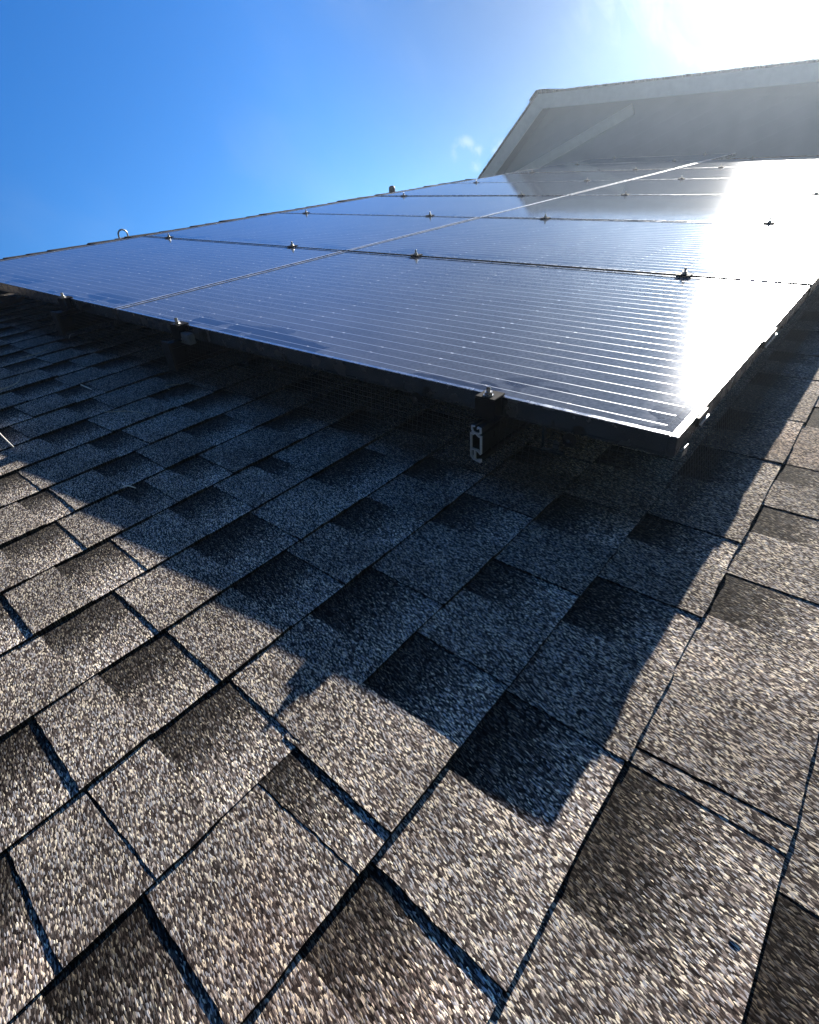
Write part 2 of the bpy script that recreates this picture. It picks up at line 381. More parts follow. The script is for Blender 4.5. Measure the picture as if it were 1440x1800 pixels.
# tab edges read off the roof for the nearest courses: S tab begins, E tab ends, T joint (2: wide joint)
KNOWN = {
 -1: [(-0.80, 'E'), (-0.469, 'S'), (-0.20, 'E'), (-0.06, 'S')],
 0: [(-0.83, 'S'), (-0.588, 'E'), (-0.430, 'S'), (-0.412, 't'), (-0.291, 'e'), (-0.2905, 'S'), (-0.17, 'E'), (-0.066, 'S'), (0.055, 'E'), (0.147, 'S'), (0.24, 'E'), (0.315, 'S')],
 1: [(-0.93, 'S'), (-0.753, 'E'), (-0.664, 'S'), (-0.550, 'E'), (-0.428, 'S'), (-0.288, 'E'), (-0.177, 'S'), (-0.066, 'E'), (0.017, 'S')],
 2: [(-0.90, 'E'), (-0.809, 'S'), (-0.682, 'J'), (-0.630, 'S'), (-0.525, 'E'), (-0.417, 'S'), (-0.312, 'E'), (-0.227, 'S'), (-0.107, 'E'), (0.002, 'S')],
 3: [(-0.95, 'E'), (-0.873, 'S'), (-0.799, 't'), (-0.725, 'E'), (-0.616, 'S'), (-0.480, 'E'), (-0.352, 'S'), (-0.202, 'E'), (-0.096, 'S')],
 4: [(-0.90, 'E'), (-0.794, 'S'), (-0.717, 'E'), (-0.619, 'S'), (-0.510, 'E'), (-0.401, 'S'), (-0.305, 'E'), (-0.206, 'S')],
 5: [(-0.733, 'E'), (-0.621, 'S'), (-0.489, 'E'), (-0.364, 'S'), (-0.219, 'E'), (-0.062, 'S')],
 6: [(-0.82, 'E'), (-0.731, 'S'), (-0.654, 'E'), (-0.558, 'S'), (-0.446, 'E'), (-0.347, 'S'), (-0.251, 'E'), (-0.199, 'S')],
 7: [(-0.69, 'E'), (-0.590, 'S'), (-0.476, 'E'), (-0.416, 'S'), (-0.36, 'E'), (-0.288, 'S')],
 8: [(-0.608, 'E'), (-0.546, 'S'), (-0.456, 'E'), (-0.358, 'S'), (-0.24, 'E'), (-0.12, 'S')],
}
# key above is the course whose upper line was read: course k spans butt Y0+(k-1)*EXP .. Y0+k*EXP
def course_edges(k, rng):
    kn = KNOWN.get(k, [])
    ev = [(x, c) for x, c in kn]
    x = ev[-1][0] if ev else RX0
    tab_on = True
    if not ev:
        ev = [(x, 'S')]
    while x < RX1:
        x += rng.uniform(0.09, 0.20) if tab_on else rng.uniform(0.07, 0.14)
        ev.append((x, 'E' if tab_on else 'S')); tab_on = not tab_on
    if kn:
        x = kn[0][0]; nxt = kn[0][1]
        pre = []
        while x > RX0:
            t_ = 'E' if nxt == 'S' else 'S'
            x -= rng.uniform(0.09, 0.18)
            pre.append((x, t_)); nxt = t_
        ev = pre[::-1] + ev
    return ev
def build_field():
    bm = bmesh.new()
    lay = bm.loops.layers.float_color.new('tab')
    rng = random.Random(7)
    def face(vs, tone, gap, vfs, cut=1):
        f = bm.faces.new(vs)
        for l, v in zip(f.loops, vfs): l[lay] = (tone, gap, v, cut)
    def wob(x, y, k, s=30.0, a=0.0012):
        return a * mnoise.noise(Vector((x * s, y * s, k * 7.3)))
    nlo = -9; nhi = int(math.ceil((RIDGE_Y - Y0) / EXP)) + 1
    BASE = 0.0070
    TH, TT, LAP = 0.0044, 0.0020, 0.02
    for k in range(nlo, nhi):
        yb = Y0 + (k - 1) * EXP
        yt = min(yb + EXP + LAP, RIDGE_Y)
        if yb > RIDGE_Y - 0.03: break
        ev = [e for e in course_edges(k, rng)]
        # ---- backing layer, full width
        step = 0.035
        n = int((RX1 - RX0) / step)
        prev = None
        ctone = rng.uniform(0.4, 0.6)
        # tone of the backing changes from gap to gap
        cuts = sorted(x for x, c in ev)
        def tone_at(x, salt):
            i = 0
            for c in cuts:
                if x < c: break
                i += 1
            return random.Random(i * 977 + k * 131 + salt).uniform(0.25, 0.85)
        xs = sorted(set([RX0 + i * step for i in range(n + 1)] + [RX1] + [c for c in cuts if RX0 < c < RX1]))
        for x in xs:
            lift = 0.0012 * (mnoise.noise(Vector((x * 3.1, k * 5.7, 0.3))))
            a = bm.verts.new((x, yb + wob(x, yb, k), ROOF_Z - BASE + TH + 0.0010 + lift))
            b_ = bm.verts.new((x, yb + wob(x, yb, k) + 0.001, ROOF_Z - BASE - 0.001))
            c_ = bm.verts.new((x, yt, ROOF_Z - BASE))
            if prev:
                tn = tone_at((x + prev[3]) / 2, 1)
                face([prev[0], a, c_, prev[2]], tn, 1.0, (0, 0, 1.13, 1.13))
                face([prev[1], b_, a, prev[0]], 0.1, 0.0, (0, 0, 0, 0), 0)
            prev = (a, b_, c_, x)
        # ---- raised tabs
        spans = []; cur = None; jx = None
        for x, c in ev:
            if c == 'S':
                if jx is not None: spans.append((jx, x - 0.0006, 2)); jx = None
                if cur is not None: spans.append((cur, x - 0.0006, 0))
                cur = x
            elif c in 'Ee':
                if cur is not None: spans.append((cur, x, 0)); cur = None
            elif c == 't':
                if cur is not None: spans.append((cur, x - 0.0016, 1))
                cur = x + 0.0016
            elif c == 'J':
                if cur is not None: spans.append((cur, x - 0.001, 1))
                cur = None; jx = x
        if cur is not None and cur < RX1: spans.append((cur, RX1, 0))
        for si, (xa, xb, kind) in enumerate(spans):
            xa = max(xa, RX0); xb = min(xb, RX1)
            if xb - xa < 0.006: continue
            tn = rng.uniform(0.25, 0.95)
            near = -2 <= k <= 9 and xa < 1.2
            m_ = max(2, int((xb - xa) / (0.008 if near else 0.03)))
            sl = rng.uniform(-0.006, 0.004) if k not in KNOWN else -0.008
            sr = rng.uniform(-0.004, 0.006) if k not in KNOWN else -0.002
            dz = rng.uniform(-0.0006, 0.0010)
            nx = spans[si + 1] if si + 1 < len(spans) else None
            pv = spans[si - 1] if si else None
            if kind == 1: sr = 0.001
            if pv and pv[2] == 1: sl = 0.001; dz = max(dz, 0.0004)
            gp = 0.0
            if kind == 2: gp = 1.0; dz = 0.0016; sr = -0.008
            if pv and pv[2] == 2: dz = 0.0042
            rows = []
            NV = 14 if near else 5
            for j in range(NV + 1):
                fv = j / NV
                row = []
                for i in range(m_ + 1):
                    fx = i / m_
                    sh = (sl * (1 - fx) + sr * fx) * (1 - fv)
                    x = xa + (xb - xa) * fx + sh + ((wob(i, fv * 0.14 + xa, k, 90, 0.0016) + wob(i, fv * 0.14 + xa, k, 330, 0.0010)) if i in (0, m_) else 0)
                    yy = yb - 0.0015 + (wob(x, yb, k + 50, 26, 0.0020) + wob(x, yb, k + 50, 190, 0.0009) if j == 0 else 0)
                    y = yy + (yt - yb + 0.0015) * fv
                    lift = 0.0010 * mnoise.noise(Vector((x * 4.0, k * 5.7 + y * 2, 1.3)))
                    z = ROOF_Z - BASE + (TH + 0.0010) * (1 - fv * 0.98) + TT * (1 - 0.35 * fv) + dz + lift
                    row.append(Vector((x, y, z)))
                rows.append(row)
            top = [[bm.verts.new(v) for v in row] for row in rows]
            for j in range(NV):
                for i in range(m_):
                    face([top[j][i], top[j][i + 1], top[j + 1][i + 1], top[j + 1][i]], tn, gp, (j / NV, j / NV, (j + 1) / NV, (j + 1) / NV))
            # butt face and side faces down to the backing
            low = [bm.verts.new(v.co - Vector((0, -0.0005, TT + 0.004))) for v in top[0]]
            for i in range(m_): face([low[i], low[i + 1], top[0][i + 1], top[0][i]], 0.15, 0.0, (0, 0, 0, 0), 0)
            for side in (0, -1):
                lowc = [bm.verts.new(top[j][side].co - Vector((0, 0, TT + 0.0025))) for j in range(NV + 1)]
                for j in range(NV): face([lowc[j], top[j][side], top[j + 1][side], lowc[j + 1]], 0.15, 0.0, (0, 0, 0, 0), 0)
    return bm
bm = build_field(); sub(bm)
roof = mesh_obj('shingle_roof', bm, MAT['shingle'], house)
# back slope beyond the ridge and the roof's underside
PR2 = 2 * PITCH
dback = Vector((0, math.cos(PR2), -math.sin(PR2)))
bm = bmesh.new()
lay = bm.loops.layers.float_color.new('tab')
rb = Vector((0, RIDGE_Y, ROOF_Z))
a = rb + dback * 6
prism(bm, [(RIDGE_Y, ROOF_Z - 0.012), (a.y, a.z - 0.012), (a.y, a.z - 0.16), (RIDGE_Y, ROOF_Z - 0.18)], RX0, RX1 + 6)
for f in bm.faces:
    for l in f.loops: l[lay] = (0.5, 0, 0.3, 1)
sub(bm); mesh_obj('back_slope', bm, MAT['shingle'], house)
YE = Y0 - 10 * EXP
bm = bmesh.new()
prism(bm, [(YE + 0.01, ROOF_Z - 0.012), (RIDGE_Y, ROOF_Z - 0.014), (RIDGE_Y, ROOF_Z - 0.18), (YE + 0.01, ROOF_Z - 0.17)], RX0 + 0.01, RX1)
sub(bm); mesh_obj('roof_deck', bm, MAT['soffit'], house)
bm = bmesh.new()
prism(bm, [(YE - 0.02, ROOF_Z - 0.010), (YE + 0.008, ROOF_Z - 0.010), (YE + 0.008, ROOF_Z - 0.19), (YE - 0.02, ROOF_Z - 0.19)], RX0, RX1)
sub(bm); mesh_obj('eave_fascia', bm, MAT['white'], house)
# walls below the eaves, upright in the world
bm = bmesh.new()
Minv = M.inverted()
e1 = M @ Vector((0, YE + 0.5, ROOF_Z - 0.2)); e2 = M @ (rb + dback * 5.4 - Vector((0, 0, 0.2)))
rw = M @ Vector((0, RIDGE_Y, ROOF_Z - 0.2))
vsa = []
for x in (RX0 + 0.4, RX1 + 5.5):
    vsa.append([bm.verts.new(Minv @ Vector((x, y, z))) for y, z in ((e1.y, 0), (e1.y, e1.z), (rw.y, rw.z), (e2.y, e2.z), (e2.y, 0))])
for i in range(5):
    j = (i + 1) % 5
    if i in (1, 2): continue
    bm.faces.new((vsa[0][i], vsa[0][j], vsa[1][j], vsa[1][i]))
bm.faces.new(vsa[0]); bm.faces.new(vsa[1][::-1])
sub(bm); mesh_obj('wall', bm, MAT['siding'], house)
# ridge cap: overlapping folded cap shingles
bm = bmesh.new()
lay = bm.loops.layers.float_color.new('tab')
rng = random.Random(3)
x = RX0; RC_END = 6.11
nf = Vector((0, 0, 1)); nb = Vector((0, math.sin(PR2), math.cos(PR2)))
while x < RC_END:
    L = min(0.30, RC_END - x + 0.02)
    tn = rng.uniform(0.3, 0.7)
    hgt = 0.044 + rng.uniform(-0.003, 0.004)
    prof = []
    for s in (-0.15, -0.10, -0.05, -0.02, 0.0, 0.02, 0.05, 0.10, 0.15):
        bend = min(1, max(-1, s / 0.03))
        base = Vector((0, RIDGE_Y, ROOF_Z)) + (Vector((0, 1, 0)) * s if s <= 0 else dback * s)
        nn = (nf if s < -0.01 else nb if s > 0.01 else (nf + nb).normalized())
        prof.append((base + nn * hgt - (nf + nb) * (0.006 if abs(s) < 0.01 else 0)))
    a_ = []; b_ = []; a2 = []
    for p in prof:
        w = rng.uniform(-0.001, 0.001)
        a_.append(bm.verts.new((x, p.y, p.z + 0.007 + w)))
        a2.append(bm.verts.new((x, p.y, p.z - 0.006)))
        b_.append(bm.verts.new((x + L, p.y, p.z - 0.001)))
    fs = []
    for i in range(len(prof) - 1):
        fs.append(bm.faces.new((a_[i], a_[i + 1], b_[i + 1], b_[i])))
        fs.append(bm.faces.new((a2[i], a2[i + 1], a_[i + 1], a_[i])))
    # skirt down to the roof on the near side
    s0 = bm.verts.new((x, prof[0].y, ROOF_Z)); s1 = bm.verts.new((x + L, prof[0].y, ROOF_Z))
    fs.append(bm.faces.new((s0, s1, b_[0], a_[0])))
    s2 = bm.verts.new((x, prof[-1].y, prof[-1].z - 0.06)); s3 = bm.verts.new((x + L, prof[-1].y, prof[-1].z - 0.06))
    fs.append(bm.faces.new((a_[-1], b_[-1], s3, s2)))
    for f in fs:
        for l in f.loops: l[lay] = (tn * 0.2, 1, 0.95, 1)
    x += 0.143
sub(bm)
mesh_obj('ridge_cap', bm, MAT['shingle'], house)

# ------------------------------------------------------------------ upper gable at the far end of the roof
GX = 9.0
OV = 0.32
AP = Vector((GX, 3.46, 0.845))                       # apex of the rake boards
dr = Vector((0, -1, 0)); dl = dback.normalized()     # down the right / left rake (same pitch as the roof below)
def perp(d, apex_up=UP):
    p = apex_up - d * apex_up.dot(d); return p.normalized()
nr_, nl_ = perp(dr), perp(dl)
gable = empty('gable_end', (GX + OV, 2.0, -0.2), 'pale gable end rising above the far panels, with white rake boards', 'gable')
GB = Vector((GX + OV, 2.0, -0.2))
def subg(bm): bmesh.ops.translate(bm, verts=bm.verts, vec=-GB)
miter = (nr_ + nl_); miter = miter / miter.dot(nr_)   # unit offset measured along each normal
def rake_poly(d, length, top, bot):
    a = AP + miter * top; b = AP + miter * bot
    n = perp(d)
    return [(a.y, a.z), ((AP + d * length + n * top).y, (AP + d * length + n * top).z), ((AP + d * length + n * bot).y, (AP + d * length + n * bot).z), (b.y, b.z)]
LR, LL = 6.0, 3.6
for d, L in ((dr, LR), (dl, LL)):
    bm = bmesh.new(); prism(bm, rake_poly(d, L, -0.022, -0.215), GX, GX + 0.03); subg(bm)
    mesh_obj('rake_board', bm, MAT['white'], gable)
    bm = bmesh.new(); prism(bm, rake_poly(d, L, -0.175, -0.200), GX + 0.03, GX + OV); subg(bm)
    mesh_obj('soffit', bm, MAT['soffit'], gable)
# roof covering with stepped shingle edge
bm = bmesh.new(); lay = bm.loops.layers.float_color.new('tab')
rng = random.Random(5)
for d, L in ((dr, LR), (dl, LL)):
    prism(bm, rake_poly(d, L, 0.0, -0.022), GX - 0.012, GX + 6)
    n = perp(d); s = 0.0
    while s < L - 0.2:
        ln = 0.143
        p0 = AP + d * s + n * 0.0005; p1 = AP + d * (s + ln) + n * 0.0005
        h0 = 0.003; h1 = 0.009 + rng.uniform(-0.002, 0.003)
        if s == 0.0: p0 = AP + miter * 0.0005
        prism(bm, [((p0 + n * h0).y, (p0 + n * h0).z), ((p1 + n * h1).y, (p1 + n * h1).z), (p1.y, p1.z), (p0.y, p0.z)], GX - 0.022 + rng.uniform(-0.006, 0.004), GX + 6)
        s += ln
# rounded cap over the apex
c0 = AP + miter * 0.010
q = [AP + dl * 0.16 + nl_ * 0.012, AP + dl * 0.15 + nl_ * 0.034, AP + dl * 0.05 + nl_ * 0.036, AP + miter * 0.030, AP + dr * 0.05 + nr_ * 0.036, AP + dr * 0.15 + nr_ * 0.034, AP + dr * 0.16 + nr_ * 0.012, c0]
prism(bm, [(p.y, p.z) for p in q], GX - 0.03, GX + 5.99)
for f in bm.faces:
    for l in f.loops: l[lay] = (0.5, 0, 0.3, 1)
subg(bm); mesh_obj('roof', bm, MAT['shingle'], gable)
# wall under the rakes, upright
bm = bmesh.new()
w0 = AP + miter * -0.200; wl = AP + dl * (LL - 0.35) + nl_ * -0.200; wr = AP + dr * (LR - 0.35) + nr_ * -0.200
poly = [w0, wr, wr - UP * 2.0, wl - UP * 0.6, wl]
prism(bm, [(p.y, p.z) for p in poly], GX + OV, GX + OV + 0.15); subg(bm)
mesh_obj('wall', bm, MAT['siding'], gable)
# level band board across the gable
T0 = Vector((GX + OV, 2.058, 0.585)); T1 = Vector((GX + OV, 4.19, -0.215))
hdir = Vector((0, math.cos(PITCH), -math.sin(PITCH)))
bm = bmesh.new()
b0 = T0 - hdir * 0.02; b1 = b0 + hdir * 2.75
prism(bm, [(p.y, p.z) for p in (b0, b1, b1 - UP * 0.145, b0 - UP * 0.145 )], GX + OV - 0.025, GX + OV - 0.001)
subg(bm); mesh_obj('band_board', bm, MAT['white'], gable)

# ------------------------------------------------------------------ solar panels
TH_F = 0.035
def make_panel():
    root = empty('solar_panel', (0, 0, 0), 'x', 'solar panel', 'solar panels on the roof')
    bm = bmesh.new()
    lip = 0.0115
    for (x0, x1, y0, y1) in ((0, PD, -PW, -PW + lip), (0, PD, -lip, 0), (0, lip, -PW + lip + 0.0004, -lip - 0.0004), (PD - lip, PD, -PW + lip + 0.0004, -lip - 0.0004)):
        t_ = bmesh.new(); box(t_, x0, x1, y0, y1, -TH_F, 0); bevel(t_, 0.0012, 2)
        me = bpy.data.meshes.new('t'); t_.to_mesh(me); t_.free(); bm.from_mesh(me); bpy.data.meshes.remove(me)
    fo = mesh_obj('frame', bm, MAT['frame'], root)
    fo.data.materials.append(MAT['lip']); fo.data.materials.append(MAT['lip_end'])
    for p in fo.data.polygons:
        if p.normal.z > 0.5: p.material_index = 1 if (p.center.y > -lip or p.center.y < lip - PW) else 2  # top faces take the painted highlights, split by edge direction
    bm = bmesh.new(); box(bm, lip + 0.0002, PD - lip - 0.0002, -PW + lip + 0.0002, -lip - 0.0002, -0.0060, -0.0016)
    mesh_obj('glass', bm, MAT['cell'], root)
    bm = bmesh.new(); box(bm, lip + 0.003, PD - lip - 0.003, -PW + lip + 0.003, -lip - 0.003, -0.0090, -0.0064)
    mesh_obj('backsheet', bm, MAT['back'], root)
    return root
proto = make_panel()
kids_of(proto)
ORD = ['first', 'second', 'third', 'fourth', 'fifth', 'sixth', 'seventh']
first = True
for row, ncol in ((0, 6), (1, 7)):
    for c in range(ncol):
        o = proto if first else copy_tree(proto); first = False
        rg = random.Random(row * 50 + c)
        y = -0.006 if row == 0 else 0.006 + PW
        o.matrix_world = M @ Matrix.Translation((c * PITCHX, y + rg.uniform(-0.001, 0.001), rg.uniform(-0.0012, 0.0012) if c else 0)) @ Matrix.Rotation(rg.uniform(-0.0012, 0.0012), 4, 'Y')
        rn = 'the eave row' if row == 0 else 'the ridge row'
        if row == 0 and c == 0: lb = 'large dark blue solar panel with the sun glare at its corner, nearest the camera'
        elif row == 1 and c == 0: lb = 'dark blue solar panel at the left front, its edge cut off by the picture'
        else: lb = 'dark blue solar panel, %s from the front in %s' % (ORD[c], rn)
        if c == ncol - 1: lb = 'dark blue solar panel at the far end of %s, under the gable' % rn
        tag(o, lb)

# ------------------------------------------------------------------ rails
RAILS = [(-1.415, 'the open rail end nearest the eave', 6.50), (-0.392, 'lower', 6.50), (0.350, 'x', 7.56), (1.442, 'x', 7.56)]
RAIL_TOP = -0.0365
S_ = 0.0692 / 515.0
def pt(zx, zy):       # rail section traced at arm's length: right is down the slope
    return (-(zx - 503) * S_ * 1.22, (zy - 540) * -S_)
SECTION = [[(476, 549), (446, 549), (446, 592), (462, 628), (492, 642)], [(520, 572), (524, 552), (556, 562), (558, 628), (524, 640), (492, 642)],
           [(488, 644), (470, 662), (437, 650)], [(500, 646), (518, 660), (540, 678), (563, 678)],
           [(437, 650), (437, 888)], [(563, 678), (563, 925)], [(437, 884), (520, 888), (563, 930)],
           [(437, 888), (437, 985), (470, 1030), (560, 1052)], [(485, 890), (485, 1022)], [(562, 1050), (558, 1022), (528, 1030)]]
def section_mesh(x0, x1, w=0.0019):
    bm = bmesh.new(); e = 0.0
    for path in SECTION:
        p = [Vector(pt(*q)) for q in path]
        for a, b in zip(p[:-1], p[1:]):
            d = (b - a).normalized(); nn = Vector((-d.y, d.x)) * w / 2; d2 = d * w * 0.4
            quad = [a - d2 + nn, b + d2 + nn, b + d2 - nn, a - d2 - nn]
            prism(bm, [(v.x, v.y) for v in quad], x0 - e, x1 + e); e += 0.00006
    return bm
RAIL_LABELS = ['black mounting rail with a bare open aluminium end, under the panels near the eave',
               'black mounting rail ending in a black cap beside a silver clip, under the nearer row',
               'black capped mounting rail under the ridge row, its end at the left of the seam',
               'black mounting rail hidden under the panels closest to the ridge']
rails = []
for i, (ry, _, xe) in enumerate(RAILS):
    x0 = -0.060
    r = empty('mounting_rail', (x0, ry, RAIL_TOP), RAIL_LABELS[i], 'rail', 'rails under the solar panels')
    bm = section_mesh(0.0032, xe - x0); mesh_obj('rail_body', bm, MAT['rail'], r)
    if i == 0:
        bm = section_mesh(0.0, 0.0030, 0.0022); mesh_obj('cut_end', bm, MAT['cut'], r)
    else:
        bm = bmesh.new(); box(bm, -0.006, 0.003, -0.021, 0.021, -0.078, 0.004); bevel(bm, 0.0025, 2); mesh_obj('end_cap', bm, MAT['plastic'], r)
    for fx in (0.42, 1.62, 2.82, 4.02, 5.22):
        bm = bmesh.new()
        box(bm, fx - 0.02, fx + 0.02, 0.019, 0.024, -0.108, -0.02); box(bm, fx - 0.02, fx + 0.02, -0.030, 0.0188, -0.108, -0.102)
        box(bm, fx - 0.11, fx + 0.11, -0.09, 0.13, -0.1090, -0.1083)
        mesh_obj('foot', bm, MAT['black'], r)

# ------------------------------------------------------------------ clamps
def make_mid():
    root = empty('mid_clamp', (0, 0, 0), 'x', 'clamp', 'clamps between the solar panels')
    bm = bmesh.new()
    box(bm, -0.019, 0.019, -0.021, 0.021, 0.0018, 0.0052); bevel(bm, 0.001, 1)
    t_ = [(-0.0085, 0.0085, -0.021, 0.021, -0.034, 0.0016)]
    for b_ in t_: box(bm, *b_)
    mesh_obj('clamp_body', bm, MAT['black'], root)
    bm = bmesh.new(); cyl(bm, (0, 0, 0.0054), (0, 0, 1), 0.0036, 0.0165, 12); cyl(bm, (0, 0, 0.0219), (0, 0, 1), 0.0036, 0.0012, 12, 0.0028)
    mesh_obj('bolt', bm, MAT['steel'], root)
    bm = bmesh.new(); cyl(bm, (0, 0, 0.0060), (0, 0, 1), 0.0078, 0.0065, 6); cyl(bm, (0, 0, 0.0053), (0, 0, 1), 0.0098, 0.0014, 16)
    mesh_obj('nut', bm, MAT['steel'], root)
    return root
mid = make_mid()
def make_end():
    root = empty('end_clamp', (0, 0, 0), 'x', 'clamp', 'clamps at the ends of the panel rows')
    bm = bmesh.new()
    box(bm, -0.027, 0.0105, -0.020, 0.020, 0.0008, 0.0042); bevel(bm, 0.001, 1)
    box(bm, -0.0045, -0.0008, -0.020, 0.020, -0.034, 0.0006)
    box(bm, -0.027, -0.0232, -0.020, 0.020, -0.034, 0.0006)
    box(bm, -0.031, -0.0048, -0.024, 0.024, -0.0362, -0.0342)
    mesh_obj('clamp_body', bm, MAT['black'], root)
    bm = bmesh.new(); cyl(bm, (-0.014, 0, 0.0044), (0, 0, 1), 0.0042, 0.0170, 12); mesh_obj('bolt', bm, MAT['steel'], root)
    bm = bmesh.new(); cyl(bm, (-0.014, 0, 0.0050), (0, 0, 1), 0.0078, 0.0065, 6); cyl(bm, (-0.014, 0, 0.0043), (0, 0, 1), 0.0096, 0.0014, 16); mesh_obj('nut', bm, MAT['steel'], root)
    return root
end = make_end()
kids_of(mid)
used = {'m': False, 'e': False}
RN = ['the rail nearest the eave', 'the second rail from the eave', 'the second rail from the ridge', 'the rail nearest the ridge']
def place(kind, x, i, flip, label):
    src = mid if kind == 'm' else end
    o = src if not used[kind] else copy_tree(src); used[kind] = True
    rg = random.Random(int(x * 100) + i * 7)
    o.matrix_world = M @ Matrix.Translation((x, RAILS[i][0] + rg.uniform(-0.006, 0.006), 0.0)) @ Matrix.Rotation(PI if flip else 0, 4, 'Z')
    tag(o, label)
END_LB = ['black end clamp with a bright silver bolt, right above the open aluminium rail end',
          'black end clamp with a silver bolt, above the black rail cap beside the silver clip',
          'small end clamp with a bolt at the left front edge, above the third rail',
          'end clamp on the front edge by the ridge, past the left of the picture']
for i in range(4):
    nc = 6 if i < 2 else 7
    place('e', 0.0, i, False, END_LB[i])
    for c in range(1, nc):
        place('m', c * PITCHX - PGAP / 2, i, False, 'silver bolted clamp where the %s panel seam crosses %s' % (ORD[c - 1], RN[i]))
    place('e', nc * PITCHX - PGAP, i, True, 'small end clamp at the far panel edge on %s' % RN[i])

# silver grounding clip beside the second rail end
cl = empty('grounding_clip', (-0.012, -0.425, -0.030), 'small silver clip hanging beside the black rail cap under the panel edge', 'clip')
bm = bmesh.new(); box(bm, -0.010, 0.010, -0.018, 0.018, 0.010, 0.0125); box(bm, -0.012, -0.0095, -0.018, 0.018, -0.014, 0.0098); box(bm, -0.010, 0.010, -0.0205, -0.0182, -0.016, 0.0096)
mesh_obj('bracket', bm, MAT['galv'], cl)
bm = bmesh.new(); cyl(bm, (-0.016, 0.004, -0.004), (1, 0, 0), 0.006, 0.0035, 6); mesh_obj('screw', bm, MAT['steel'], cl)

# ------------------------------------------------------------------ wire mesh guard round the array
def wire(bm, a, b, w):
    a = Vector(a); b = Vector(b); d = (b - a).normalized()
    u = d.cross(Vector((0.31, 0.55, 0.77))).normalized(); v = d.cross(u)
    q = [(u * math.cos(t) + v * math.sin(t)) * w for t in (0, 2 * PI / 3, 4 * PI / 3)]
    A = [bm.verts.new(a + p) for p in q]; B = [bm.verts.new(b + p) for p in q]
    for i in range(3): bm.faces.new((A[i], A[(i + 1) % 3], B[(i + 1) % 3], B[i]))
def guard(name, f, n_along, length, label):
    root = empty(name, f(0, 0), label, 'wire mesh', 'wire mesh guards round the panels')
    base = f(0, 0)
    bm = bmesh.new(); rg = random.Random(9)
    prof = [0.0, 0.5, 1.0, 1.22]
    for i in range(n_along):
        s = length * i / (n_along - 1)
        pts = [f(s, v) - base for v in prof]
        for a, b in zip(pts[:-1], pts[1:]): wire(bm, a, b, 0.00055)
    for v in [k * 0.1 for k in range(0, 13)]:
        m_ = max(2, int(length / 0.12))
        for i in range(m_): wire(bm, f(length * i / m_, v) - base, f(length * (i + 1) / m_, v) - base, 0.00055)
    mesh_obj('mesh', bm, MAT['wire'], root)
    return root
ZT, ZB = -0.033, ROOF_Z + 0.010
def f_front(s, v):
    y = -PW - 0.012 + s
    wv = 0.004 * mnoise.noise(Vector((y * 2.3, v, 4.4)))
    if v <= 1: return Vector((-0.004 - 0.016 * v + wv * v, y, ZT + (ZB - ZT) * v))
    return Vector((-0.020 - (v - 1) * 0.12, y, ZB + 0.003 + 0.003 * mnoise.noise(Vector((y * 9, 1, 1)))))
def f_side(s, v):
    x = -0.012 + s
    wv = 0.004 * mnoise.noise(Vector((x * 2.3, v, 8.4)))
    if v <= 1: return Vector((x, -PW - 0.010 - 0.022 * v + wv * v, ZT + (ZB - ZT) * v))
    return Vector((x, -PW - 0.032 - (v - 1) * 0.12, ZB + 0.003 + 0.003 * mnoise.noise(Vector((x * 9, 1, 1)))))
guard('mesh_guard', f_front, int(3.5 / 0.0127), 3.48, 'black wire mesh closing the dark gap under the front edge of the panels')
guard('mesh_guard', f_side, int(6.39 / 0.0127), 6.39, 'black wire mesh along the sunlit right side of the panels')
def fastener(y, z, rod, label, x=-0.014):
    r = empty('mesh_fastener', (x, y, z), label, 'fastener', 'round fasteners holding the wire mesh')
    bm = bmesh.new(); cyl(bm, (-0.004, 0, 0), (1, 0, 0), 0.0125, 0.0012, 18); mesh_obj('washer', bm, MAT['black'], r)
    bm = bmesh.new(); cyl(bm, (-0.0085, 0, 0), (1, 0, 0), 0.0038, 0.0040, 10); mesh_obj('lock', bm, MAT['frame'], r)
    bm = bmesh.new(); tube(bm, [(-0.006, 0, -0.002), (-0.012, -0.018, -0.006), (-0.016, -rod * 0.6, -0.009), (-0.017, -rod, -0.010)], 0.0008, 6); mesh_obj('rod', bm, MAT['rail'], r)
fastener(-0.689, -0.053, 0.01, 'small silver fastener on the mesh, the lowest left of the pair under the panel edge')
fastener(-0.807, -0.040, 0.06, 'round dark fastener with a thin rod, just right of the silver one')
fastener(-1.248, -0.034, 0.09, 'round fastener with a thin rod, left of the open rail end')
fastener(-1.571, -0.040, -0.06, 'round fastener right of the open rail end, beside a small bracket')
fastener(0.02, -0.052, 0.01, 'small fastener on the mesh near the panel seam at the left', )
br = empty('mesh_bracket', (-0.016, -1.535, -0.05), 'small dark metal bracket behind the mesh, right of the open rail end', 'bracket')
bm = bmesh.new(); box(bm, -0.002, 0.0, 0.010, 0.0135, -0.020, 0.020); box(bm, -0.002, 0.0, -0.030, 0.0097, -0.019, -0.0155); box(bm, -0.002, 0.0, -0.018, -0.008, -0.014, 0.002)
mesh_obj('strip', bm, MAT['frame'], br)
